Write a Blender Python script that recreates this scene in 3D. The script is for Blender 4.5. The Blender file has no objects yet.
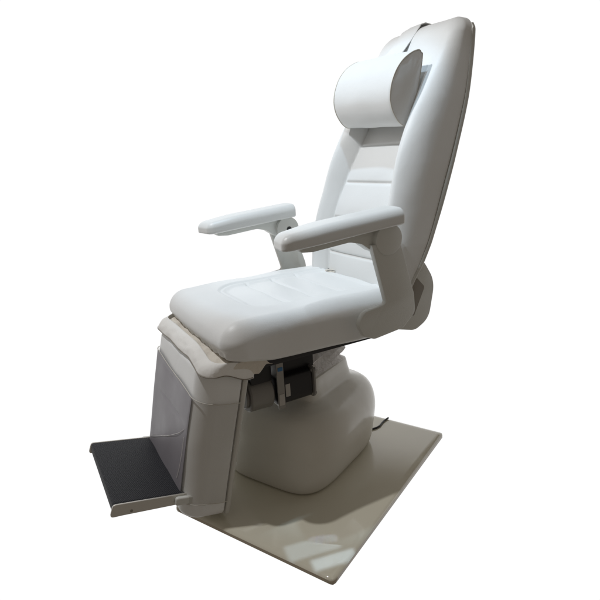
import bpy, bmesh, math
from mathutils import Vector, Matrix, noise

# ------------------------------------------------------------------ camera, world, lamps
scene = bpy.context.scene
col = scene.collection
CX, CY = 0.025, -1.70                     # camera, with the pedestal foot at the origin
TH = math.atan2(-0.48258, -0.87585)       # heading of the chair
PH = math.atan2(0.81804, 0.57516)         # heading of the floor plate and the pedestal
ROT = Matrix.Rotation(TH, 4, 'Z')

cam_d = bpy.data.cameras.new('camera')
cam = bpy.data.objects.new('camera', cam_d); col.objects.link(cam)
cam.matrix_world = (Matrix.Translation((CX, CY, 1.05)) @ Matrix.Rotation(math.pi/2-0.2748, 4, 'X')
                    @ Matrix.Rotation(-0.0618, 4, 'Z'))
cam_d.sensor_width = 36; cam_d.lens = 514/600*36
cam_d.clip_start = 0.02; cam_d.clip_end = 200
scene.camera = cam

scene.view_settings.view_transform = 'Standard'
scene.view_settings.look = 'None'
scene.view_settings.exposure = 0
scene.view_settings.gamma = 1

# a dim warm hall all round, with the plain bright white wall and floor of the cut-out backdrop beyond the chair
world = bpy.data.worlds.new('World'); scene.world = world; world.use_nodes = True
wn, wl = world.node_tree.nodes, world.node_tree.links
bg = wn['Background']
tc = wn.new('ShaderNodeTexCoord'); sep = wn.new('ShaderNodeSeparateXYZ'); wl.new(tc.outputs['Generated'], sep.inputs[0])
def smooth(sock, a, b):
    m = wn.new('ShaderNodeMapRange'); m.interpolation_type = 'SMOOTHSTEP'
    m.inputs['From Min'].default_value = a; m.inputs['From Max'].default_value = b
    wl.new(sock, m.inputs['Value']); return m.outputs['Result']
def mul(a, b):
    m = wn.new('ShaderNodeMath'); m.operation = 'MULTIPLY'; wl.new(a, m.inputs[0]); wl.new(b, m.inputs[1]); return m.outputs[0]
fr = smooth(sep.outputs['Y'], 0.16, 0.32)
up = smooth(sep.outputs['Z'], 0.58, 0.52)
dn = smooth(sep.outputs['Z'], -0.92, -0.84)
mask = mul(mul(fr, up), dn)
mx = wn.new('ShaderNodeMix'); mx.data_type = 'RGBA'; wl.new(mask, mx.inputs['Factor'])
mx.inputs['A'].default_value = (0.168, 0.150, 0.130, 1)
mx.inputs['B'].default_value = (1.02, 1.02, 1.02, 1)
wl.new(mx.outputs['Result'], bg.inputs['Color']); bg.inputs['Strength'].default_value = 1.0

def lamp(name, kind, pos, target, power, color, size, angle=60, blend=0.5, size_y=None):
    d = bpy.data.lights.new(name, kind); d.energy = power; d.color = color
    if kind == 'SPOT':
        d.spot_size = math.radians(angle); d.spot_blend = blend; d.shadow_soft_size = size
    else:
        d.shape = 'RECTANGLE' if size_y else 'DISK'; d.size = size
        if size_y: d.size_y = size_y
    o = bpy.data.objects.new(name, d); col.objects.link(o)
    p = ROT @ Vector(pos); t = ROT @ Vector(target)
    o.location = p; o.rotation_euler = (t-p).to_track_quat('-Z', 'Y').to_euler()
    return o
lamp('key_spot', 'SPOT', (1.08, -0.25, 3.0), (-0.10, 0.05, 0.60), 132, (0.95, 0.96, 0.98), 0.03, 50, 0.4)
lamp('second_spot', 'SPOT', (1.15, 0.52, 2.85), (-0.26, -0.05, 0.98), 38, (0.84, 0.93, 1.0), 0.03, 30, 0.3)
lamp('ceiling_spot', 'SPOT', (0.10, 0.05, 3.0), (-0.20, -0.06, 0.80), 62, (0.58, 0.80, 1.0), 0.035, 30, 0.25)
for lx, ly, sx, sy in ((0.232, 0.456, 0.150, 0.060), (0.205, 0.528, 0.125, 0.040)):      # narrow-beam lamps added overhead to throw two pale strips on the board
    lv = lamp('added_strip_light', 'AREA', (lx, ly, 2.2), (lx, ly, 0), 0.010, (0.56, 0.74, 1.0), sx, size_y=sy)
    lv.rotation_euler = (0, 0, TH+math.radians(-12)); lv.data.spread = math.radians(0.6)

# ------------------------------------------------------------------ materials
def mat(name, base, rough=0.5, metal=0.0, coat=0.0, coat_rough=0.1, spec=0.5, grain=0.0, grain_scale=400, wrinkle=0.0,
        wrinkle_scale=12, var=0.04, var_scale=6, sheen=0.0):
    m = bpy.data.materials.new(name); m.use_nodes = True
    n, l = m.node_tree.nodes, m.node_tree.links
    b = n['Principled BSDF']
    b.inputs['Roughness'].default_value = rough; b.inputs['Metallic'].default_value = metal
    b.inputs['Coat Weight'].default_value = coat; b.inputs['Coat Roughness'].default_value = coat_rough
    b.inputs['Specular IOR Level'].default_value = spec; b.inputs['Sheen Weight'].default_value = sheen
    t = n.new('ShaderNodeTexCoord')
    nz = n.new('ShaderNodeTexNoise'); nz.inputs['Scale'].default_value = var_scale; nz.inputs['Detail'].default_value = 6
    nz.inputs['Roughness'].default_value = 0.6
    l.new(t.outputs['Object'], nz.inputs['Vector'])
    mixc = n.new('ShaderNodeMix'); mixc.data_type = 'RGBA'
    l.new(nz.outputs['Fac'], mixc.inputs['Factor'])
    mixc.inputs['A'].default_value = tuple(c*(1-var) for c in base)+(1,)
    mixc.inputs['B'].default_value = tuple(min(1, c*(1+var)) for c in base)+(1,)
    l.new(mixc.outputs['Result'], b.inputs['Base Color'])
    rr = n.new('ShaderNodeMapRange'); rr.inputs['To Min'].default_value = max(0.02, rough-0.06); rr.inputs['To Max'].default_value = rough+0.06
    nz2 = n.new('ShaderNodeTexNoise'); nz2.inputs['Scale'].default_value = var_scale*4; nz2.inputs['Detail'].default_value = 5
    l.new(t.outputs['Object'], nz2.inputs['Vector']); l.new(nz2.outputs['Fac'], rr.inputs['Value']); l.new(rr.outputs['Result'], b.inputs['Roughness'])
    last = None
    if wrinkle:
        w = n.new('ShaderNodeTexNoise'); w.inputs['Scale'].default_value = wrinkle_scale; w.inputs['Detail'].default_value = 3
        w.inputs['Distortion'].default_value = 0.6
        l.new(t.outputs['Object'], w.inputs['Vector'])
        bp = n.new('ShaderNodeBump'); bp.inputs['Strength'].default_value = 1; bp.inputs['Distance'].default_value = wrinkle
        l.new(w.outputs['Fac'], bp.inputs['Height']); last = bp
    if grain:
        g = n.new('ShaderNodeTexVoronoi'); g.inputs['Scale'].default_value = grain_scale
        l.new(t.outputs['Object'], g.inputs['Vector'])
        bp = n.new('ShaderNodeBump'); bp.inputs['Strength'].default_value = 0.6; bp.inputs['Distance'].default_value = grain
        l.new(g.outputs['Distance'], bp.inputs['Height'])
        if last: l.new(last.outputs['Normal'], bp.inputs['Normal'])
        last = bp
    if last: l.new(last.outputs['Normal'], b.inputs['Normal'])
    return m
M_LEATHER = mat('white_leatherette', (0.78, 0.785, 0.775), 0.42, spec=0.4, grain=0.00025, grain_scale=520, wrinkle=0.0022, wrinkle_scale=7, var=0.02)
M_THREAD = mat('seam_thread', (0.55, 0.53, 0.48), 0.7)
M_PIPING = mat('piping', (0.66, 0.63, 0.56), 0.5)
M_PAINT = mat('painted_metal', (0.66, 0.665, 0.63), 0.38, grain=0.0004, grain_scale=700, var=0.02)
M_PAD = mat('armrest_vinyl', (0.72, 0.725, 0.71), 0.36, grain=0.0003, grain_scale=500, var=0.02)
M_SHROUD = mat('cream_gelcoat', (0.62, 0.60, 0.54), 0.24, coat=0.25, coat_rough=0.10, spec=0.4, wrinkle=0.003, wrinkle_scale=5, var=0.03)
M_PLATE = mat('glossy_beige_board', (0.62, 0.585, 0.475), 0.07, coat=0.6, coat_rough=0.01, var=0.03, var_scale=4)
M_EDGE = mat('shaded_board_edge', (0.46, 0.40, 0.31), 0.25)  # same board, its colour darkened to paint in the shade on the edge
M_BLACK = mat('black_painted_steel', (0.012, 0.012, 0.013), 0.35)
M_CORE = mat('dark_slot', (0.24, 0.215, 0.18), 0.6)
M_GREY = mat('grey_cast_metal', (0.24, 0.23, 0.215), 0.45, metal=0.3)
M_STEEL = mat('brushed_steel', (0.30, 0.29, 0.27), 0.36, metal=0.85)
M_ALU = mat('satin_aluminium', (0.62, 0.60, 0.55), 0.34, metal=0.5)
M_CLOTH = mat('white_cotton', (0.84, 0.83, 0.80), 0.8, wrinkle=0.003, wrinkle_scale=30, sheen=0.3)
M_BEIGE = mat('beige_lining', (0.68, 0.63, 0.55), 0.8, wrinkle=0.004, wrinkle_scale=50)
M_BELLOWS = mat('grey_bellows_cloth', (0.72, 0.70, 0.68), 0.75, wrinkle=0.008, wrinkle_scale=30)
M_CABLE = mat('black_rubber', (0.015, 0.015, 0.016), 0.4)
M_BLUE = mat('blue_sticker', (0.03, 0.14, 0.30), 0.4)
M_WHITE = mat('white_sticker', (0.42, 0.40, 0.37), 0.4)
M_SHELL = mat('grey_back_shell', (0.56, 0.55, 0.51), 0.4)
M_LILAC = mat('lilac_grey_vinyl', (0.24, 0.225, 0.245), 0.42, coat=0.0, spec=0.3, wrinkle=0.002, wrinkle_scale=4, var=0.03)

def plastic_material():
    m = bpy.data.materials.new('clear_mauve_plastic'); m.use_nodes = True
    n, l = m.node_tree.nodes, m.node_tree.links
    b = n['Principled BSDF']; out = n['Material Output']
    b.inputs['Base Color'].default_value = (0.52, 0.51, 0.49, 1); b.inputs['Roughness'].default_value = 0.2
    b.inputs['Coat Weight'].default_value = 0.6; b.inputs['Coat Roughness'].default_value = 0.05
    tr = n.new('ShaderNodeBsdfTransparent'); tr.inputs['Color'].default_value = (0.95, 0.945, 0.935, 1)
    ms = n.new('ShaderNodeMixShader'); ms.inputs['Fac'].default_value = 0.16
    l.new(tr.outputs[0], ms.inputs[1]); l.new(b.outputs[0], ms.inputs[2]); l.new(ms.outputs[0], out.inputs['Surface'])
    t = n.new('ShaderNodeTexCoord'); mp = n.new('ShaderNodeMapping'); mp.inputs['Scale'].default_value = (1, 1.6, 0.8)
    w = n.new('ShaderNodeTexNoise'); w.inputs['Scale'].default_value = 5; w.inputs['Detail'].default_value = 1; w.inputs['Distortion'].default_value = 0.8
    l.new(t.outputs['Object'], mp.inputs['Vector']); l.new(mp.outputs['Vector'], w.inputs['Vector'])
    bp = n.new('ShaderNodeBump'); bp.inputs['Distance'].default_value = 0.010; l.new(w.outputs['Fac'], bp.inputs['Height']); l.new(bp.outputs['Normal'], b.inputs['Normal'])
    return m
M_PLASTIC = plastic_material()

def rubber_mat():
    m = bpy.data.materials.new('ribbed_black_rubber'); m.use_nodes = True
    n, l = m.node_tree.nodes, m.node_tree.links; b = n['Principled BSDF']
    b.inputs['Roughness'].default_value = 0.62; b.inputs['Specular IOR Level'].default_value = 0.35
    t = n.new('ShaderNodeTexCoord')
    def wave(rot, sc):
        mp = n.new('ShaderNodeMapping'); mp.inputs['Rotation'].default_value = (0, 0, math.radians(rot)); l.new(t.outputs['Object'], mp.inputs['Vector'])
        w = n.new('ShaderNodeTexWave'); w.inputs['Scale'].default_value = sc; l.new(mp.outputs['Vector'], w.inputs['Vector']); return w.outputs['Fac']
    a, c = wave(45, 62), wave(-45, 62)
    mu = n.new('ShaderNodeMath'); mu.operation = 'MULTIPLY'; l.new(a, mu.inputs[0]); l.new(c, mu.inputs[1])
    r = n.new('ShaderNodeMix'); r.data_type = 'RGBA'; l.new(mu.outputs[0], r.inputs['Factor'])
    r.inputs['A'].default_value = (0.008, 0.009, 0.012, 1); r.inputs['B'].default_value = (0.035, 0.037, 0.046, 1)
    l.new(r.outputs['Result'], b.inputs['Base Color'])
    bp = n.new('ShaderNodeBump'); bp.inputs['Distance'].default_value = 0.0012; l.new(mu.outputs[0], bp.inputs['Height']); l.new(bp.outputs['Normal'], b.inputs['Normal'])
    return m
M_RUBBER = rubber_mat()

# ------------------------------------------------------------------ mesh helpers
def make(name, verts, faces, material, parent=None, label=None, sharp=40, mats=None, face_mats=None):
    me = bpy.data.meshes.new(name); me.from_pydata([tuple(v) for v in verts], [], faces)
    bm = bmesh.new(); bm.from_mesh(me)
    bmesh.ops.remove_doubles(bm, verts=bm.verts, dist=1e-5)
    bmesh.ops.recalc_face_normals(bm, faces=bm.faces)
    bm.to_mesh(me); bm.free()
    for p in me.polygons: p.use_smooth = True
    if sharp: me.set_sharp_from_angle(angle=math.radians(sharp))
    me.materials.append(material)
    o = bpy.data.objects.new(name, me); col.objects.link(o)
    if parent: o.parent = parent
    if label: o['label'] = label
    return o
def lerp(a, b, t): return a+(b-a)*t
def sstep(a, b, x):
    t = min(1, max(0, (x-a)/(b-a))); return t*t*(3-2*t)
def table(pts, x):
    if x <= pts[0][0]: return pts[0][1]
    for (x0, y0), (x1, y1) in zip(pts, pts[1:]):
        if x <= x1: return lerp(y0, y1, (x-x0)/(x1-x0))
    return pts[-1][1]
def crom(pts, x):
    """smooth interpolation through (x, y) pairs"""
    if x <= pts[0][0]: x = pts[0][0]
    if x >= pts[-1][0]: x = pts[-1][0]
    for i in range(len(pts)-1):
        if x <= pts[i+1][0]:
            x0, y0 = pts[i]; x1, y1 = pts[i+1]
            m0 = (y1-pts[i-1][1])/(x1-pts[i-1][0]) if i else (y1-y0)/(x1-x0)
            m1 = (pts[i+2][1]-y0)/(pts[i+2][0]-x0) if i+2 < len(pts) else (y1-y0)/(x1-x0)
            h = x1-x0; t = (x-x0)/h
            return (2*t**3-3*t*t+1)*y0+(t**3-2*t*t+t)*h*m0+(-2*t**3+3*t*t)*y1+(t**3-t*t)*h*m1
def rbox(lo, hi, rneg, rpos, step, fn=None):
    """closed rounded box as (verts, faces); radii per axis and per side; fn(pos, normal) moves every point"""
    lo = Vector(lo); hi = Vector(hi); n = [max(4, int(round((hi[k]-lo[k])/step))) for k in range(3)]
    V, Fc, idx = [], [], {}
    ctr = (lo+hi)/2
    def vert(i, j, k):
        key = (i, j, k)
        if key in idx: return idx[key]
        p = Vector([lo[a]+(hi[a]-lo[a])*(i, j, k)[a]/n[a] for a in range(3)])
        q = Vector(); d = Vector(); r = Vector()
        for a in range(3):
            ql, qh = lo[a]+rneg[a], hi[a]-rpos[a]
            q[a] = min(max(p[a], ql), qh)
            r[a] = rneg[a] if p[a] < q[a] else rpos[a]
            d[a] = (p[a]-q[a])/r[a] if r[a] > 0 else 0
        # flat box faces: direction of the face itself
        if d.length < 1e-9: nrm = Vector((0, 0, 1)); pos = p
        else:
            # cube -> sphere with even spacing
            e = Vector([math.tan(c*math.pi/4) for c in d])
            nrm = e.normalized()
            pos = Vector([q[a]+r[a]*nrm[a] for a in range(3)])
        if fn: pos = fn(pos, nrm)
        idx[key] = len(V); V.append(pos); return idx[key]
    def quad(a, b, c, d): Fc.append((a, b, c, d))
    for i in range(n[0]):
        for j in range(n[1]):
            for k in (0, n[2]): quad(vert(i, j, k), vert(i+1, j, k), vert(i+1, j+1, k), vert(i, j+1, k))
    for i in range(n[0]):
        for k in range(n[2]):
            for j in (0, n[1]): quad(vert(i, j, k), vert(i+1, j, k), vert(i+1, j, k+1), vert(i, j, k+1))
    for j in range(n[1]):
        for k in range(n[2]):
            for i in (0, n[0]): quad(vert(i, j, k), vert(i, j+1, k), vert(i, j+1, k+1), vert(i, j, k+1))
    return V, Fc
def merge(*parts):
    V, Fc = [], []
    for v, f in parts:
        o = len(V); V += list(v); Fc += [tuple(i+o for i in q) for q in f]
    return V, Fc
def tube(pts, r, seg=10, closed=False):
    P = [Vector(p) for p in pts]; V, Fc = [], []; n = len(P); up = Vector((0, 0, 1)); prev = None
    for i, p in enumerate(P):
        a = P[(i-1) % n] if (closed or i) else p; b = P[(i+1) % n] if (closed or i < n-1) else p
        t = (b-a).normalized()
        u = prev if prev else (up if abs(t.z) < 0.9 else Vector((1, 0, 0)))
        u = (u-t*u.dot(t)).normalized(); prev = u; w = t.cross(u)
        for s in range(seg):
            an = 2*math.pi*s/seg; V.append(p+u*math.cos(an)*r+w*math.sin(an)*r)
    m = n if closed else n-1
    for i in range(m):
        for s in range(seg):
            a = i*seg+s; b = i*seg+(s+1) % seg; c = ((i+1) % n)*seg+(s+1) % seg; d = ((i+1) % n)*seg+s
            Fc.append((a, b, c, d))
    if not closed:
        Fc.append(tuple(range(seg))[::-1]); Fc.append(tuple((n-1)*seg+s for s in range(seg)))
    return V, Fc
def fillet(poly, rad, seg=6):
    """2-D polygon [(x, z, r?)] with rounded corners"""
    out = []; n = len(poly)
    for i in range(n):
        p = Vector(poly[i][:2]); r = poly[i][2] if len(poly[i]) > 2 else rad
        a = Vector(poly[i-1][:2])-p; b = Vector(poly[(i+1) % n][:2])-p
        la, lb = a.length, b.length; a.normalize(); b.normalize()
        ang = math.acos(max(-1, min(1, a.dot(b))))
        d = min(r/max(math.tan(ang/2), 1e-3), la*0.49, lb*0.49)
        if r <= 0 or ang > 3.1: out.append(tuple(p)); continue
        s, e = p+a*d, p+b*d
        for k in range(seg+1):
            t = k/seg; q = s*(1-t)**2+p*2*t*(1-t)+e*t*t; out.append(tuple(q))
    return out
def slab(poly, y0, y1, bev=0.002):
    """2-D outline in (x, z) pushed from y0 to y1, with small chamfers"""
    n = len(poly)
    area = sum(poly[i][0]*poly[(i+1) % n][1]-poly[(i+1) % n][0]*poly[i][1] for i in range(n))
    def inset(d):
        o = []
        for i in range(n):
            a = Vector(poly[i-1]); p = Vector(poly[i]); b = Vector(poly[(i+1) % n])
            e1 = (p-a); e2 = (b-p)
            if e1.length < 1e-7 or e2.length < 1e-7: o.append(p); continue
            e1.normalize(); e2.normalize()
            nn = Vector((-(e1+e2).y, (e1+e2).x)); nn.normalize()
            if area < 0: nn = -nn
            o.append(p+nn*d)
        return o
    V, Fc = [], []
    rings = [(y0, bev), (y0+bev*0.3, bev*0.3), (y0+bev, 0), (y1-bev, 0), (y1-bev*0.3, bev*0.3), (y1, bev)]
    for y, d in rings:
        for q in inset(d): V.append(Vector((q[0], y, q[1])))
    for r in range(len(rings)-1):
        for i in range(n):
            j = (i+1) % n; Fc.append((r*n+i, r*n+j, (r+1)*n+j, (r+1)*n+i))
    Fc.append(tuple(range(n))); Fc.append(tuple((len(rings)-1)*n+i for i in range(n)))
    return V, Fc
def cyl(c, axis, r, h, seg=40, bev=0.002):
    """cylinder from c along axis by h"""
    c = Vector(c); ax = Vector(axis).normalized(); q = ax.to_track_quat('Z', 'Y').to_matrix()
    V, Fc = [], []; prof = [(r-bev, 0), (r, bev), (r, h-bev), (r-bev, h)]
    for rr, z in prof:
        for s in range(seg):
            a = 2*math.pi*s/seg; V.append(c+q @ Vector((rr*math.cos(a), rr*math.sin(a), z)))
    for i in range(3):
        for s in range(seg):
            t = (s+1) % seg; Fc.append((i*seg+s, i*seg+t, (i+1)*seg+t, (i+1)*seg+s))
    Fc.append(tuple(range(seg))); Fc.append(tuple(3*seg+s for s in range(seg)))
    return V, Fc
def loft(rings, caps=True):
    n = len(rings[0]); V = [Vector(p) for r in rings for p in r]; Fc = []
    for i in range(len(rings)-1):
        for s in range(n):
            t = (s+1) % n; Fc.append((i*n+s, i*n+t, (i+1)*n+t, (i+1)*n+s))
    if caps: Fc.append(tuple(range(n))); Fc.append(tuple((len(rings)-1)*n+s for s in range(n)))
    return V, Fc

# ------------------------------------------------------------------ the floor plate
def base_board():
    R = Matrix.Rotation(PH, 4, 'Z')
    x0, x1, y0, y1 = -0.480, 0.345, -0.418, 0.170
    V, Fc = rbox((x0, y0, -0.022), (x1, y1, 0.0), (0.012, 0.012, 0.006), (0.012, 0.012, 0.006), 0.012)
    o = make('base_board', [R @ v for v in V], Fc, M_PLATE)
    o['label'] = 'glossy beige rectangular board under the pedestal of the chair'; o['category'] = 'base board'
    me = o.data; me.materials.append(M_EDGE)
    for p in me.polygons:
        if abs(p.normal.z) < 0.5 or p.center.z < -0.01: p.material_index = 1
    return o
base_board()

# ------------------------------------------------------------------ the chair
chair = bpy.data.objects.new('examination_chair', None); col.objects.link(chair)
chair.rotation_euler = (0, 0, TH)
chair['label'] = 'white leatherette reclining examination chair with armrests, headrest and black footplate on a cream pedestal'
chair['category'] = 'examination chair'
chair.empty_display_size = 0.2
P2L = Matrix.Rotation(PH-TH, 4, 'Z')      # plate frame -> chair frame

# pedestal shroud ---------------------------------------------------
def srect(a, b, e, n=96):
    pts = []
    for i in range(n):
        t = 2*math.pi*i/n; c, s = math.cos(t), math.sin(t)
        pts.append((a*math.copysign(abs(c)**(2/e), c), b*math.copysign(abs(s)**(2/e), s)))
    return pts
def pedestal():
    # z, half length (along plate x), half width, exponent, centre x, centre y
    prof = [(0.000, .212, .178, 3.6, -.038, -.004), (0.006, .222, .188, 3.6, -.038, -.004), (0.03, .231, .199, 3.5, -.032, -.004),
            (0.07, .237, .207, 3.4, -.020, -.002), (0.115, .238, .211, 3.4, -.004, -.002), (0.16, .237, .210, 3.4, .004, -.002),
            (0.20, .229, .202, 3.4, .010, 0), (0.228, .214, .186, 3.5, .012, 0), (0.247, .190, .162, 3.8, .013, 0),
            (0.258, .158, .134, 5.0, .013, 0), (0.265, .144, .121, 6.5, .013, 0), (0.278, .141, .118, 8, .013, 0),
            (0.322, .136, .112, 8, .012, 0), (0.328, .134, .110, 8, .012, 0), (0.330, .128, .104, 8, .012, 0)]
    keys = [p[0] for p in prof]; rings = []
    zs = []
    for a, b in zip(keys, keys[1:]):
        k = max(1, int((b-a)/0.006)); zs += [lerp(a, b, i/k) for i in range(k)]
    zs.append(keys[-1])
    for z in zs:
        g = [crom([(p[0], p[j]) for p in prof], z) if z < 0.322 else table([(p[0], p[j]) for p in prof], z) for j in range(1, 6)]
        k = sstep(0.30, 0.24, z)
        rings.append([P2L @ Vector((g[3]+0.014+x, g[4]-0.012+y, z)) for x, y in srect(g[0]+0.006*k, g[1]+0.008*k, g[2]+0.8*sstep(0.12, 0, z), 120)])
    V, Fc = loft(rings)
    return make('pedestal', V, Fc, M_SHROUD, chair)
pedestal()

def bellows():
    rings = []; n = 120; N = 66
    for i in range(N+1):
        t = i/N; z0 = lerp(0.329, 0.464, t)
        ph = t*4.0+0.25*noise.noise(Vector((t, 0, 0))); saw = abs((ph % 1)-0.5)*2
        ring = []
        for k, (x, y) in enumerate(srect(1, 1, 8, n)):
            a = lerp(0.132, 0.152, t)-0.024*(1-saw); b = lerp(0.108, 0.130, t)-0.024*(1-saw)
            w = noise.noise(Vector((x*3, y*3, ph*0.9)))*0.010*math.sin(math.pi*t)
            w2 = noise.noise(Vector((x*9, y*9, ph*2+4)))*0.004*math.sin(math.pi*t)
            z = z0+(0.030*x+0.016*y)*math.sin(math.pi*t)+w
            ring.append(P2L @ Vector((0.024+x*(a+w2), -0.010+y*(b+w2), z)))
        rings.append(ring)
    V, Fc = loft(rings)
    return make('bellows', V, Fc, M_BELLOWS, chair, sharp=60)
bellows()

# seat frame ---------------------------------------------------------
V, Fc = merge(rbox((-0.215, -0.235, 0.462), (0.290, 0.235, 0.486), (.004,)*3, (.004,)*3, 0.03),
              rbox((-0.12, -0.14, 0.440), (0.16, 0.14, 0.464), (.003,)*3, (.003,)*3, 0.03))
make('seat_frame', V, Fc, M_BLACK, chair)

# seat cushion -------------------------------------------------------
SX0, SX1 = -0.275, 0.352
def groove(d, w=0.0045): return math.exp(-(d/w)**2)
def rrect_sdf(x, y, cx, cy, hx, hy, r):
    qx, qy = abs(x-cx)-hx+r, abs(y-cy)-hy+r
    return math.hypot(max(qx, 0), max(qy, 0))+min(max(qx, qy), 0)-r
def seat_fn(p, n):
    x, y, z = p; up = max(0, n.z)
    d = rrect_sdf(x, y, -0.10, -0.005, 0.312, 0.172, 0.085)
    w = sstep(0.05, 0.5, up)
    z += w*(0.010*math.cos(min(1, abs(y)/0.30)*1.3)-0.002)            # soft crown
    if w > 0:
        inside = sstep(0.006, -0.03, d)
        z -= w*0.014*inside
        z -= w*0.0062*groove(d, 0.0052)
        for sx in (0.095, -0.005, -0.105):
            if d < 0: z -= w*0.0058*groove(x-sx, 0.0048)*sstep(0, -0.012, d)
        if d < 0:                                                   # pillows between the seams
            z += w*0.0035*abs(math.cos(math.pi*(x+0.005)/0.1+math.pi/2))*sstep(0, -0.03, d)
    # front nose droops, bottom of the nose gathers over the seam
    f = sstep(0.20, 0.352, x)
    z -= 0.004*f*f*w
    lo = sstep(0.560, 0.500, z)
    g = sstep(0.26, 0.34, x)*lo
    x += g*0.006*noise.noise(Vector((0, y*55, z*12)))-g*0.010
    z += 0.018*lo*sstep(0.20, 0.335, x)
    z += 0.004*noise.noise(Vector((x*7, y*7, 0)))*w
    z += lerp(-0.004, 0.008, sstep(-0.2, 0.35, x))*lo
    # plan: the front edge bows forward a little
    if x > 0: x += 0.012*(1-(y/0.27)**2)*sstep(0, 0.35, x)
    y += 0.006*noise.noise(Vector((x*6, z*10, 5)))*(1 if y > 0 else -1)*sstep(0.2, 0.27, abs(y))
    return Vector((x, y, z))
V, Fc = rbox((SX0, -0.296, 0.480), (SX1+0.006, 0.279, 0.619), (.05, .055, .022), (.062, .05, .060), 0.0042, seat_fn)
seat = make('seat_cushion', V, Fc, M_LEATHER, chair, sharp=0)
# gathered tail of the cover under the front corner of the seat
def ruffle(name, path, depth, mat_, parent, amp=0.006, freq=60, seed=0, droop=None, thick=0.002):
    """a hanging strip of wrinkled cloth along a path: path(t) -> Vector top, depth(t) -> Vector to the lower edge"""
    N, Mm = 150, 14; V = []; Fc = []
    for side in (0, 1):
        for i in range(N+1):
            t = i/N
            for j in range(Mm+1):
                s = j/Mm; p = path(t)+depth(t)*s
                k = noise.noise(Vector((t*freq*0.2, s*1.5, seed)))*amp*1.3+noise.noise(Vector((t*freq*0.55, s*2.5, seed+9)))*amp*0.6
                bul = 0.007*math.sin(math.pi*s)
                nrm = Vector((0.75, 0.1, 0.65)).normalized()
                V.append(p+nrm*(k+bul-(thick if side else 0))+Vector((0, 0, k*0.6)))
    W = (N+1)*(Mm+1)
    for i in range(N):
        for j in range(Mm):
            a = i*(Mm+1)+j; b = a+1; c = b+Mm+1; d = a+Mm+1
            Fc.append((a, b, c, d)); Fc.append((W+d, W+c, W+b, W+a))
    edge = [i*(Mm+1) for i in range(N+1)]+[N*(Mm+1)+j for j in range(1, Mm+1)]+[i*(Mm+1)+Mm for i in range(N-1, -1, -1)]+[j for j in range(Mm-1, 0, -1)]
    for a, b in zip(edge, edge[1:]+edge[:1]): Fc.append((a, b, W+b, W+a))
    return make(name, V, Fc, mat_, parent, sharp=0), N, Mm

# skirt between the seat and the legrest -------------------------------
def rim(t, x0, half, r, zf, back):
    """path running round the front of the legrest: near side return, front, far side return"""
    L1 = back; Lf = 2*half-2*r; La = math.pi/2*r; tot = 2*L1+Lf+2*La; s = t*tot
    if s < L1: x, y = x0-r-(L1-s), half
    elif s < L1+La: a = (s-L1)/r; x, y = x0-r+r*math.sin(a), half-r+r*math.cos(a)
    elif s < L1+La+Lf: x, y = x0, half-r-(s-L1-La)
    elif s < L1+2*La+Lf: a = (s-L1-La-Lf)/r; x, y = x0-r+r*math.cos(a), -half+r-r*math.sin(a)
    else: x, y = x0-r-(s-L1-2*La-Lf), -half
    return Vector((x, y, zf(t, y)))
LT = Vector((0.9745, 0, 0.2246)); LA = Vector((0.2246, 0, -0.9745)); LO = Vector((0.284, 0, 0.486))   # legrest: outward, downward, top rear
def leg_pt(a, t, y): return LO+LA*a+LT*t+Vector((0, y, 0))
def upper(t):
    p = rim(t, 0.330, 0.245, 0.05, lambda t, y: 0.535-0.030*sstep(0.10, 0.245, y)-0.03*sstep(0.06, 0.0, t), 0.07); return p
def lowr(t):
    p = rim(t, 0.412, 0.243, 0.045, lambda t, y: 0.522+0.008*noise.noise(Vector((t*4, 3, 1)))-0.030*sstep(0.10, 0.238, y)-0.03*sstep(0.12, 0.02, t), 0.10); return p
ruffle('skirt_lining', upper, lambda t: (lowr(t)-upper(t))*0.80+Vector((0, 0, -0.010)), M_BEIGE, chair, amp=0.007, freq=50, seed=3)
def flap_top(t): return upper(t)*0.38+lowr(t)*0.62+Vector((0.002, 0, 0.013))
def flap_bot(t): return lowr(t)+Vector((0.008, 0, -0.014+0.008*noise.noise(Vector((t*5, 8, 2)))))
flap, _n, _m = ruffle('skirt_flap', flap_top, lambda t: flap_bot(t)-flap_top(t), M_CLOTH, chair, amp=0.0032, freq=30, seed=7)
V, Fc = tube([flap_bot(i/150)+Vector((0.75, 0.1, 0.65)).normalized()*(noise.noise(Vector((i/150*30*0.2, 1.5, 7)))*0.0042+noise.noise(Vector((i/150*30*0.55, 2.5, 16)))*0.0019) for i in range(151)], 0.0016, 6)
make('hem', V, Fc, M_CORE, flap)

# legrest --------------------------------------------------------------
LH, LTH, LW = 0.488, 0.128, 0.231
def leg_fn(p, n):
    a, y, t = p
    f = sstep(0.2, 0.9, n.z)
    d = 1
    t += f*0.006*math.cos(y/0.25*1.3)
    if n.z > 0:
        if d < 0.02: t -= f*0.004*sstep(0.004, -0.02, d)
        for sa in (0.145, 0.205, 0.275, 0.345):
            if d < 0: t -= f*0.0045*groove(a-sa, 0.004)*sstep(0, -0.012, d)
    y2 = y*(1-0.05*sstep(0, 0.42, a))
    t += 0.004*noise.noise(Vector((a*8, y*8, t*5)))*(1 if n.z > 0 else 0.3)
    return leg_pt(a, t, y2)
V, Fc = rbox((0, -LW, 0), (LH, LW, LTH), (.03, .055, .012), (.032, .055, .055), 0.0045, leg_fn)
leg = make('legrest', V, Fc, M_LEATHER, chair, sharp=0)
V, Fc = rbox((0.012, -LW-0.001, -0.012), (LH-0.008, LW+0.001, 0.004), (.01, .008, .004), (.02, .008, .004), 0.02, lambda p, n: leg_pt(p.x, p.z, p.y*(1-0.05*sstep(0, .42, p.x))))
make('back_panel', V, Fc, M_SHELL, leg)
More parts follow.
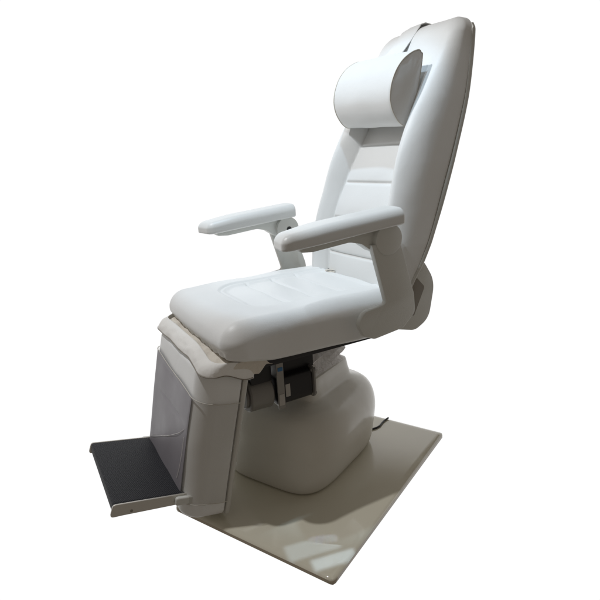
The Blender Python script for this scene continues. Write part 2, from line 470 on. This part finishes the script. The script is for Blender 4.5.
CREASE_GLINTS = [[(.38, -.17), (.341, -.078), (.306, .006), (.273, .072), (.24, .132), (.215, .165)], [(.235, .174), (.285, .173), (.335, .165), (.375, .152)]]  # white lines: the plastic's edge with its bright reflection put in as colour
# clear plastic sleeve round the lower three quarters, open at the top and bottom
def sleeve():
    rings = []; off = 0.0015
    NA = 90
    for i in range(NA+1):
        u = i/NA; ring = []
        edge = min(i, NA-i)
        # outline of legrest section at a: (y, t) walk from rear near side round the front to rear far side
        pts = []
        r = 0.055; hw = LW+off; tt = LTH+off+0.0045
        for k in range(24): pts.append((hw, lerp(0.004, tt-r, k/24)))
        for k in range(16): an = k/16*math.pi/2; pts.append((hw-r+r*math.cos(an), tt-r+r*math.sin(an)))
        for k in range(60): pts.append((lerp(hw-r, -hw+r, k/60), tt))
        for k in range(16): an = k/16*math.pi/2; pts.append((-hw+r-r*math.sin(an), tt-r+r*math.cos(an)))
        for k in range(25): pts.append((-hw, lerp(tt-r, 0.004, k/24)))
        for k, (y, t) in enumerate(pts):
            a = lerp(0.093+0.09*y, 0.432-0.02*y, u)
            wv = noise.noise(Vector((a*7, k*0.05, 2)))*0.0026+0.0042
            wob = 0.010*noise.noise(Vector((0, k*0.03, 7)))*sstep(0.3, 0, u)
            nx = 1 if 24 <= k < 116 else 0
            sgn = 1 if y > 0 else -1
            yy = y*(1-0.05*sstep(0, .42, a))+(0 if nx else sgn*wv)
            if 24 <= k < 116:
                t = t+wv
                for sa, sl, ya, yb in ((0.112, 0.07, -0.07, 0.09), (0.196, 0.02, -0.08, 0.13)):
                    t -= 0.0024*groove(a-sa-sl*y, 0.0045)*sstep(ya-0.06, ya+0.03, y)*sstep(yb+0.05, yb-0.04, y)
            ring.append(leg_pt(a+wob+0.004*noise.noise(Vector((k*0.06, 4, 4)))*sstep(0.8, 1, u), t, yy))
        rings.append(ring)
    V = [p for r_ in rings for p in r_]; n = len(rings[0]); Fc = []
    for i in range(NA):
        for s in range(n-1): Fc.append((i*n+s, i*n+s+1, (i+1)*n+s+1, (i+1)*n+s))
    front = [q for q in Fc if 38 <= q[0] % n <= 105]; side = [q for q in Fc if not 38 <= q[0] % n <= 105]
    o = make('plastic_sleeve', V, side, M_PLASTIC, leg, sharp=0)
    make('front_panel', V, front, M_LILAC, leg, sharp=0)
    for pts in CREASE_GLINTS:
        V2, F2 = tube([leg_pt(a, LTH+off+0.0045+0.0065, y*(1-0.05*sstep(0, .42, a))) for a, y in pts], 0.0007, 6); make('crease_glint', V2, F2, M_CLOTH, leg)
    for nm, idx in (('seam', 0), ('seam', NA)):
        V2, F2 = tube(rings[idx], 0.0013, 6); make(nm, V2, F2, M_THREAD, leg)
    return o
sleeve()

# footplate --------------------------------------------------------------
FA = Vector((0.500, 0, 0.124)); FD = Vector((0.194, 0, 0.0435)).normalized(); FN = Vector((-FD.z, 0, FD.x)); FL = 0.193; FW = 0.192
def foot_pt(u, y, w): return FA+FD*u+FN*w+Vector((0, y, 0))
def fbox(lo, hi, rn=.002, rp=.002, step=0.02): return rbox(lo, hi, (rn,)*3, (rp,)*3, step, lambda p, n: foot_pt(*p))
def side_plate(y0, y1):
    V, Fc = slab(fillet([(-0.012, 0.001, .002), (FL+0.006, 0.001, .010), (FL+0.012, -0.036, .010), (FL-0.02, -0.034, .01), (0.02, -0.030, .01), (-0.012, -0.026, .004)], 0.004), y0, y1, 0.001)
    return [foot_pt(v.x, v.y, v.z) for v in V], Fc
foot = make('footplate', *merge(side_plate(FW-0.004, FW+0.002),
                               side_plate(-FW-0.002, -FW+0.004),
                               fbox((FL-0.006, -FW+0.004, -0.027), (FL+0.003, FW-0.004, -0.004)),
                               fbox((0.0, -FW+0.004, -0.014), (FL, FW-0.004, -0.006)),
                               fbox((-0.012, -FW+0.004, -0.026), (0.0, FW-0.004, -0.006))), M_ALU, chair, label='aluminium footplate covered with a black ribbed rubber mat')
V, Fc = rbox((-0.004, -FW+0.0045, -0.006), (FL+0.0055, FW-0.0045, 0.0015), (.002, .002, .001), (.006, .002, .0045), 0.004, lambda p, n: foot_pt(*p))
V2, F2 = rbox((FL+0.001, -FW+0.0045, -0.026), (FL+0.0055, FW-0.0045, -0.003), (.001, .002, .004), (.003, .002, .001), 0.006, lambda p, n: foot_pt(*p))
make('rubber_mat', *merge((V, Fc), (V2, F2)), M_RUBBER, foot)
make('bolt_hole', *cyl(foot_pt(FL-0.045, FW+0.0015, -0.024), (0, 1, 0), 0.004, 0.0015, 16, 0.0003), M_CORE, foot)
for s in (1, -1):
    y0, y1 = (FW+0.002, FW+0.016) if s > 0 else (-FW-0.016, -FW-0.002)
    V, Fc = rbox((-0.060, y0, -0.026), (0.028, y1, -0.002), (.004, .004, .004), (.007, .004, .005), 0.004, lambda p, n: foot_pt(*p))
    make('bracket', V, Fc, M_PAINT, foot)

# backrest --------------------------------------------------------------
REAR = [(0.50, -0.262), (0.611, -0.305), (0.689, -0.356), (0.80, -0.411), (0.889, -0.452), (1.025, -0.508), (1.19, -0.570), (1.313, -0.600), (1.44, -0.622)]
FRONT = [(0.50, -0.184), (0.60, -0.205), (0.739, -0.212), (0.80, -0.227), (0.88, -0.252), (1.03, -0.306), (1.14, -0.366), (1.24, -0.430), (1.37, -0.515), (1.455, -0.565)]
BZ0, BZ1 = 0.565, 1.449
def back_w(z): return table([(0.5, 0.252), (0.75, 0.257), (1.0, 0.241), (1.2, 0.224), (1.449, 0.201)], z)
SEAMS = (0.69, 0.815, 0.94, 1.065, 1.185)
def back_fn(p, n):
    s, v, t = p                      # s = height, v in -1..1 (times .25), t in 0..1 (times .12)
    v = v/0.25; t = t/0.12
    w = back_w(s); y = v*w
    rx = crom(REAR, s); fx = crom(FRONT, s)
    x = lerp(rx, fx, t)
    if n.z > 0:
        f = sstep(0.05, 0.6, n.z)
        hw = lerp(0.158, 0.112, sstep(0.8, 1.25, s))
        d = rrect_sdf(s, y, 0.90, 0, 0.350, hw, 0.02)
        rec = crom([(0.5, .034), (0.62, .042), (0.85, .055), (0.95, .066), (1.06, .076), (1.17, .064), (1.24, .030)], s)*(1-min(1, max(0, d/0.062)))**1.8*sstep(1.30, 1.18, s)
        x -= f*rec
        x -= f*0.005*groove(d, 0.0036)
        if d < 0:
            m = sstep(0, -0.014, d)
            for sz in SEAMS: x -= f*0.0062*groove(s-sz, 0.0042)*m
            ks = [0.60]+list(SEAMS)+[1.27]
            for a, b in zip(ks, ks[1:]):
                if a <= s < b: x += f*0.007*math.sin(math.pi*(s-a)/(b-a))**0.7*m*math.cos(y/hw*1.4)*sstep(1.22, 1.14, s)
        x += f*0.004*(1-(v)**2)*sstep(1.25, 1.4, s)
        x += f*0.0025*noise.noise(Vector((s*9, y*9, 3)))
    z = s+0.004*noise.noise(Vector((y*8, t*2, s*2)))*sstep(1.36, 1.437, s)+0.006*(1-v*v)*sstep(1.3, 1.437, s)
    y += 0.003*noise.noise(Vector((s*7, t*2, 1)))*(1 if v > 0 else -1)*sstep(0.8, 1, abs(v))
    return Vector((x, y, z))
V, Fc = rbox((BZ0, -0.25, 0), (BZ1, 0.25, 0.12), (.05, .066, .012), (.050, .066, .068), 0.0034, back_fn)
back = make('backrest', V, Fc, M_LEATHER, chair, sharp=0)
def shell_fn(p, n):
    s, v, t = p; w = back_w(s)+0.0032; y = v/0.25*w
    return Vector((crom(REAR, s)+t, y, s))
V, Fc = rbox((BZ0-0.01, -0.25, -0.006), (BZ1-0.022, 0.25, 0.012), (.03, .006, .004), (.05, .006, .004), 0.012, shell_fn)
make('back_shell', V, Fc, M_SHELL, back)

# headrest ----------------------------------------------------------------
def headrest():
    def tilt(p): return Vector((p.x+(0.155-p.y)*0.010, p.y, p.z+(0.155-p.y)*0.050))
    prof = [(-0.441, 1.329), (-0.436, 1.339), (-0.425, 1.347), (-0.395, 1.338), (-0.360, 1.316), (-0.332, 1.284), (-0.314, 1.245), (-0.308, 1.205),
            (-0.316, 1.170), (-0.335, 1.140), (-0.352, 1.125), (-0.366, 1.119), (-0.377, 1.121), (-0.385, 1.130), (-0.405, 1.185), (-0.427, 1.255)]
    P = []
    n = len(prof)
    for i in range(n):            # closed Catmull-Rom
        p0, p1, p2, p3 = [Vector(prof[(i+k) % n]) for k in (-1, 0, 1, 2)]
        for k in range(8):
            t = k/8
            P.append(0.5*((2*p1)+(-p0+p2)*t+(2*p0-5*p1+4*p2-p3)*t*t+(-p0+3*p1-3*p2+p3)*t**3))
    c = sum(P, Vector((0, 0)))/len(P)
    rings = []; H = 0.155; N = 70
    for i in range(N+1):
        u = -1+2*i/N; y = u*H
        ring = []
        for k, q in enumerate(P):
            puff = 1+0.012*(1-u*u)
            w = noise.noise(Vector((q.x*14, y*12, q.y*14)))*0.002
            qq = c+(q-c)*puff; d = (q-c).normalized()*w
            ring.append(tilt(Vector((qq.x+d.x, y, qq.y+d.y))))
        rings.append(ring)
    # end discs, slightly hollow with gathers near the piping
    def disc(sgn):
        out = []
        for rr, b in ((1.0, 0.0), (0.985, 0.0035), (0.93, 0.004), (0.8, 0.004), (0.6, 0.007), (0.4, 0.009), (0.2, 0.010), (0.03, 0.010)):
            ring = []
            for k, q in enumerate(P):
                g = noise.noise(Vector((k*0.16, sgn*3, rr*2)))*0.0013*sstep(0.4, 0.9, rr)*sstep(1.0, 0.94, rr)
                qq = c+(q-c)*rr*1.0; ring.append(tilt(Vector((qq.x, sgn*(H+b+g-0.002*(rr > 0.9)), qq.y))))
            out.append(ring)
        return out
    allr = disc(-1)[::-1]+rings[1:-1]+disc(1)
    V, Fc = loft(allr)
    o = make('headrest', V, Fc, M_LEATHER, chair, sharp=60)
    for s in (1, -1):
        V, Fc = tube([tilt(Vector((c.x+(q.x-c.x)*1.005, s*(H+0.001), c.y+(q.y-c.y)*1.0))) for q in P], 0.0015, 8, closed=True)
        make('piping', V, Fc, M_PIPING, o)
    # strap over the top of the backrest
    path = [(-0.447, 1.325), (-0.452, 1.338), (-0.470, 1.352), (-0.497, 1.378), (-0.530, 1.412), (-0.556, 1.442), (-0.574, 1.462), (-0.595, 1.468), (-0.622, 1.464), (-0.642, 1.440), (-0.646, 1.40), (-0.640, 1.34)]
    V, Fc = [], []; m = len(path)
    for i, (x, z) in enumerate(path):
        a = Vector(path[max(0, i-1)]); b = Vector(path[min(m-1, i+1)]); t = (b-a).normalized(); nn = Vector((-t.y, t.x)) if True else None
        if nn.y < 0 and i < 8: nn = -nn
        for y in (-0.095, -0.09, -0.05, -0.01, 0.002, 0.005):
            lift = 0.004*math.cos((y+0.045)/0.05*1.5)+0.08*min(0, y)*sstep(1.36, 1.44, z)
            V.append(Vector((x, y, z+lift))); 
        for y in (0.005, 0.002, -0.01, -0.05, -0.09, -0.095):
            lift = 0.004*math.cos((y+0.045)/0.05*1.5)+0.08*min(0, y)*sstep(1.36, 1.44, z)-0.003
            V.append(Vector((x-0.001, y, z+lift)))
    for i in range(m-1):
        for s in range(12):
            t = (s+1) % 12; Fc.append((i*12+s, i*12+t, (i+1)*12+t, (i+1)*12+s))
    Fc.append(tuple(range(12))); Fc.append(tuple((m-1)*12+s for s in range(12)))
    make('strap', V, Fc, M_LEATHER, o, sharp=50)
headrest()

# armrests -------------------------------------------------------------------
def armrest(s):
    root = bpy.data.objects.new('armrest', None); col.objects.link(root); root.parent = chair
    root.empty_display_size = 0.05
    far = s < 0; dz = -0.018 if far else 0.0; X0, X1 = (-0.178, 0.190) if far else (-0.195, 0.197)
    def Y(a, b): return (a, b) if s > 0 else (-b, -a)
    def mk(name, vf, m, sharp=40): return make(name, vf[0], vf[1], m, root, sharp=sharp)
    def pad_fn(p, n):
        x, y, z = p                                  # x along, z 0..0.047
        u = sstep(0.05, 0.20, x)
        z = z*(1-0.16*u)+dz
        zb = lerp(0.838, 0.807, (x+0.19)/0.40)
        z = zb+z+0.0045*math.cos((y-0.306)/0.05*1.2)*sstep(0.3, 0.9, n.z)
        yy = 0.306+(y-0.306)*(1-0.12*sstep(0.08, 0.20, x)); x += 0.16*(y-0.306)*sstep(0.1, 0.2, x)
        return Vector((x, s*yy, z))
    V, Fc = rbox((X0, 0.250, 0.0), (X1, 0.362, 0.048), (.010, .022, .008), (.030, .026, .022), 0.004, pad_fn)
    mk('pad', (V, Fc), M_PAD, 0)
    def dn(q): return [(x, z+dz) for x, z in q]
    rail = fillet([(0.146, 0.812, 0), (0.138, 0.799, .008), (0.10, 0.796, .02), (-0.020, 0.806, .05), (-0.060, 0.796, .03), (-0.100, 0.768, .02), (-0.150, 0.77, .02), (-0.17, 0.82, .02), (-0.12, 0.838, 0)], 0.01)
    mk('support_rail', slab(dn(rail), *Y(0.288, 0.326)), M_PAINT)
    hub = [(-0.146+0.048*math.cos(a), (0.793 if far else 0.800)+0.046*math.sin(a)) for a in [2*math.pi*k/48 for k in range(48)]]
    mk('pivot_hub', slab(dn(hub), *Y(0.272, 0.344), 0.003), M_PAINT)
    y_in = 0.272*s
    mk('bolt_recess', cyl((-0.150, y_in, 0.791+dz), (0, -s, 0), 0.011, 0.0012, 24, 0.0003), M_CABLE)
    post = fillet([(-0.085, 0.790, 0), (-0.136, 0.607, .012), (-0.052, 0.597, .035), (-0.030, 0.562, .028), (-0.052, 0.520, .022), (-0.090, 0.506, .03),
                   (-0.200, 0.518, .03), (-0.248, 0.560, .03), (-0.243, 0.620, .05), (-0.188, 0.790, 0)], 0.02, 8)
    mk('post', slab(post, *Y(0.320, 0.340), 0.003), M_PAINT)
    rear = fillet([(-0.14, 0.560, .02), (-0.26, 0.600, .02), (-0.300, 0.690, .03), (-0.356, 0.700, .06), (-0.412, 0.615, .10), (-0.386, 0.488, .09), (-0.325, 0.458, .05), (-0.255, 0.476, .03), (-0.14, 0.52, .02)], 0.02, 8)
    mk('hinge_plate', slab(rear, *Y(0.232, 0.254), 0.003), M_PAINT)
    slot = fillet([(-0.330, 0.640, .006), (-0.364, 0.604, .012), (-0.318, 0.512, .006), (-0.285, 0.520, .006), (-0.29, 0.61, .01)], 0.008)
    mk('slot', slab(slot, *Y(0.2535, 0.2555), 0.0004), M_CORE)
    return root
armrest(1); armrest(-1)

# small stitched tab at the back of the seat
V, Fc = rbox((-0.262, -0.150, 0.606), (-0.226, -0.105, 0.618), (.006, .006, .004), (.006, .006, .004), 0.004,
             lambda p, n: p+Vector((0, 0, 0.004*noise.noise(p*60))))
tab = make('zip_end', V, Fc, M_BEIGE, chair, sharp=0)
V, Fc = tube([Vector((-0.244+0.019*math.cos(a), -0.128+0.024*math.sin(a), 0.618+0.004*math.sin(2*a))) for a in [2*math.pi*k/30 for k in range(30)]], 0.0013, 6, closed=True)
make('cord_loop', V, Fc, M_GREY, tab)

# drive motor under the seat ----------------------------------------------------
motor = bpy.data.objects.new('drive_motor', None); col.objects.link(motor); motor.parent = chair; motor.empty_display_size = 0.05
MC = Vector((0.0, 0.150, 0.352)); axm = Vector((1, 0, 0.02))
make('gear_housing', *merge(cyl(MC+Vector((0.190, 0, 0.0)), axm, 0.055, 0.078, 48, 0.004), cyl(MC+Vector((0.267, 0, 0.0)), axm, 0.040, 0.010, 40)), M_GREY, motor)
body = rbox((0.052, 0.102, 0.304), (0.180, 0.200, 0.400), (.004, .022, .022), (.004, .022, .022), 0.006)
make('motor_body', *body, M_BLACK, motor)
make('end_flange', *merge(rbox((0.042, 0.098, 0.300), (0.053, 0.204, 0.404), (.002, .02, .02), (.002, .02, .02), 0.006),
                          cyl((0.036, 0.190, 0.312), (1, 0, 0), 0.006, 0.02, 14), cyl((0.036, 0.190, 0.392), (1, 0, 0), 0.006, 0.02, 14)), M_GREY, motor)
brk = make('bracket', *merge(rbox((0.160, 0.206, 0.303), (0.184, 0.212, 0.462), (.002,)*3, (.002,)*3, 0.01),
                             rbox((0.170, 0.120, 0.303), (0.176, 0.206, 0.462), (.002,)*3, (.002,)*3, 0.01)), M_STEEL, motor)
make('sticker', *rbox((0.163, 0.212, 0.428), (0.180, 0.2132, 0.440), (.0004,)*3, (.0004,)*3, 0.01), M_BLUE, brk)
make('sticker', *rbox((0.163, 0.212, 0.315), (0.181, 0.2132, 0.352), (.0004,)*3, (.0004,)*3, 0.01), M_WHITE, brk)
make('sticker', *rbox((0.136, 0.2002, 0.332), (0.152, 0.2016, 0.374), (.0005,)*3, (.0005,)*3, 0.01), M_WHITE, motor)
make('mounting_arm', *merge(rbox((0.19, 0.09, 0.395), (0.26, 0.19, 0.458), (.003,)*3, (.003,)*3, 0.02), rbox((0.03, 0.08, 0.395), (0.14, 0.17, 0.458), (.003,)*3, (.003,)*3, 0.02)), M_BLACK, motor)
for i, z in enumerate((0.415, 0.435)):
    make('bolt', *cyl((0.150, 0.168, z), (0, 1, 0), 0.0045, 0.006, 12, 0.001), M_STEEL, motor)

# power cable on the board ----------------------------------------------------------
pts = [(-0.20, 0.03), (-0.24, 0.047), (-0.281, 0.051), (-0.305, 0.054), (-0.325, 0.050), (-0.345, 0.038), (-0.365, 0.028), (-0.392, 0.020)]
P3 = []
for i in range(len(pts)-1):
    for k in range(6):
        t = k/6; P3.append(Vector((lerp(pts[i][0], pts[i+1][0], t), lerp(pts[i][1], pts[i+1][1], t), 0.0035)))
P3.append(Vector((pts[-1][0], pts[-1][1], 0.0035)))
make('power_cable', *tube(P3, 0.0035, 10), M_CABLE, chair, label='black power cable leaving the back of the pedestal')
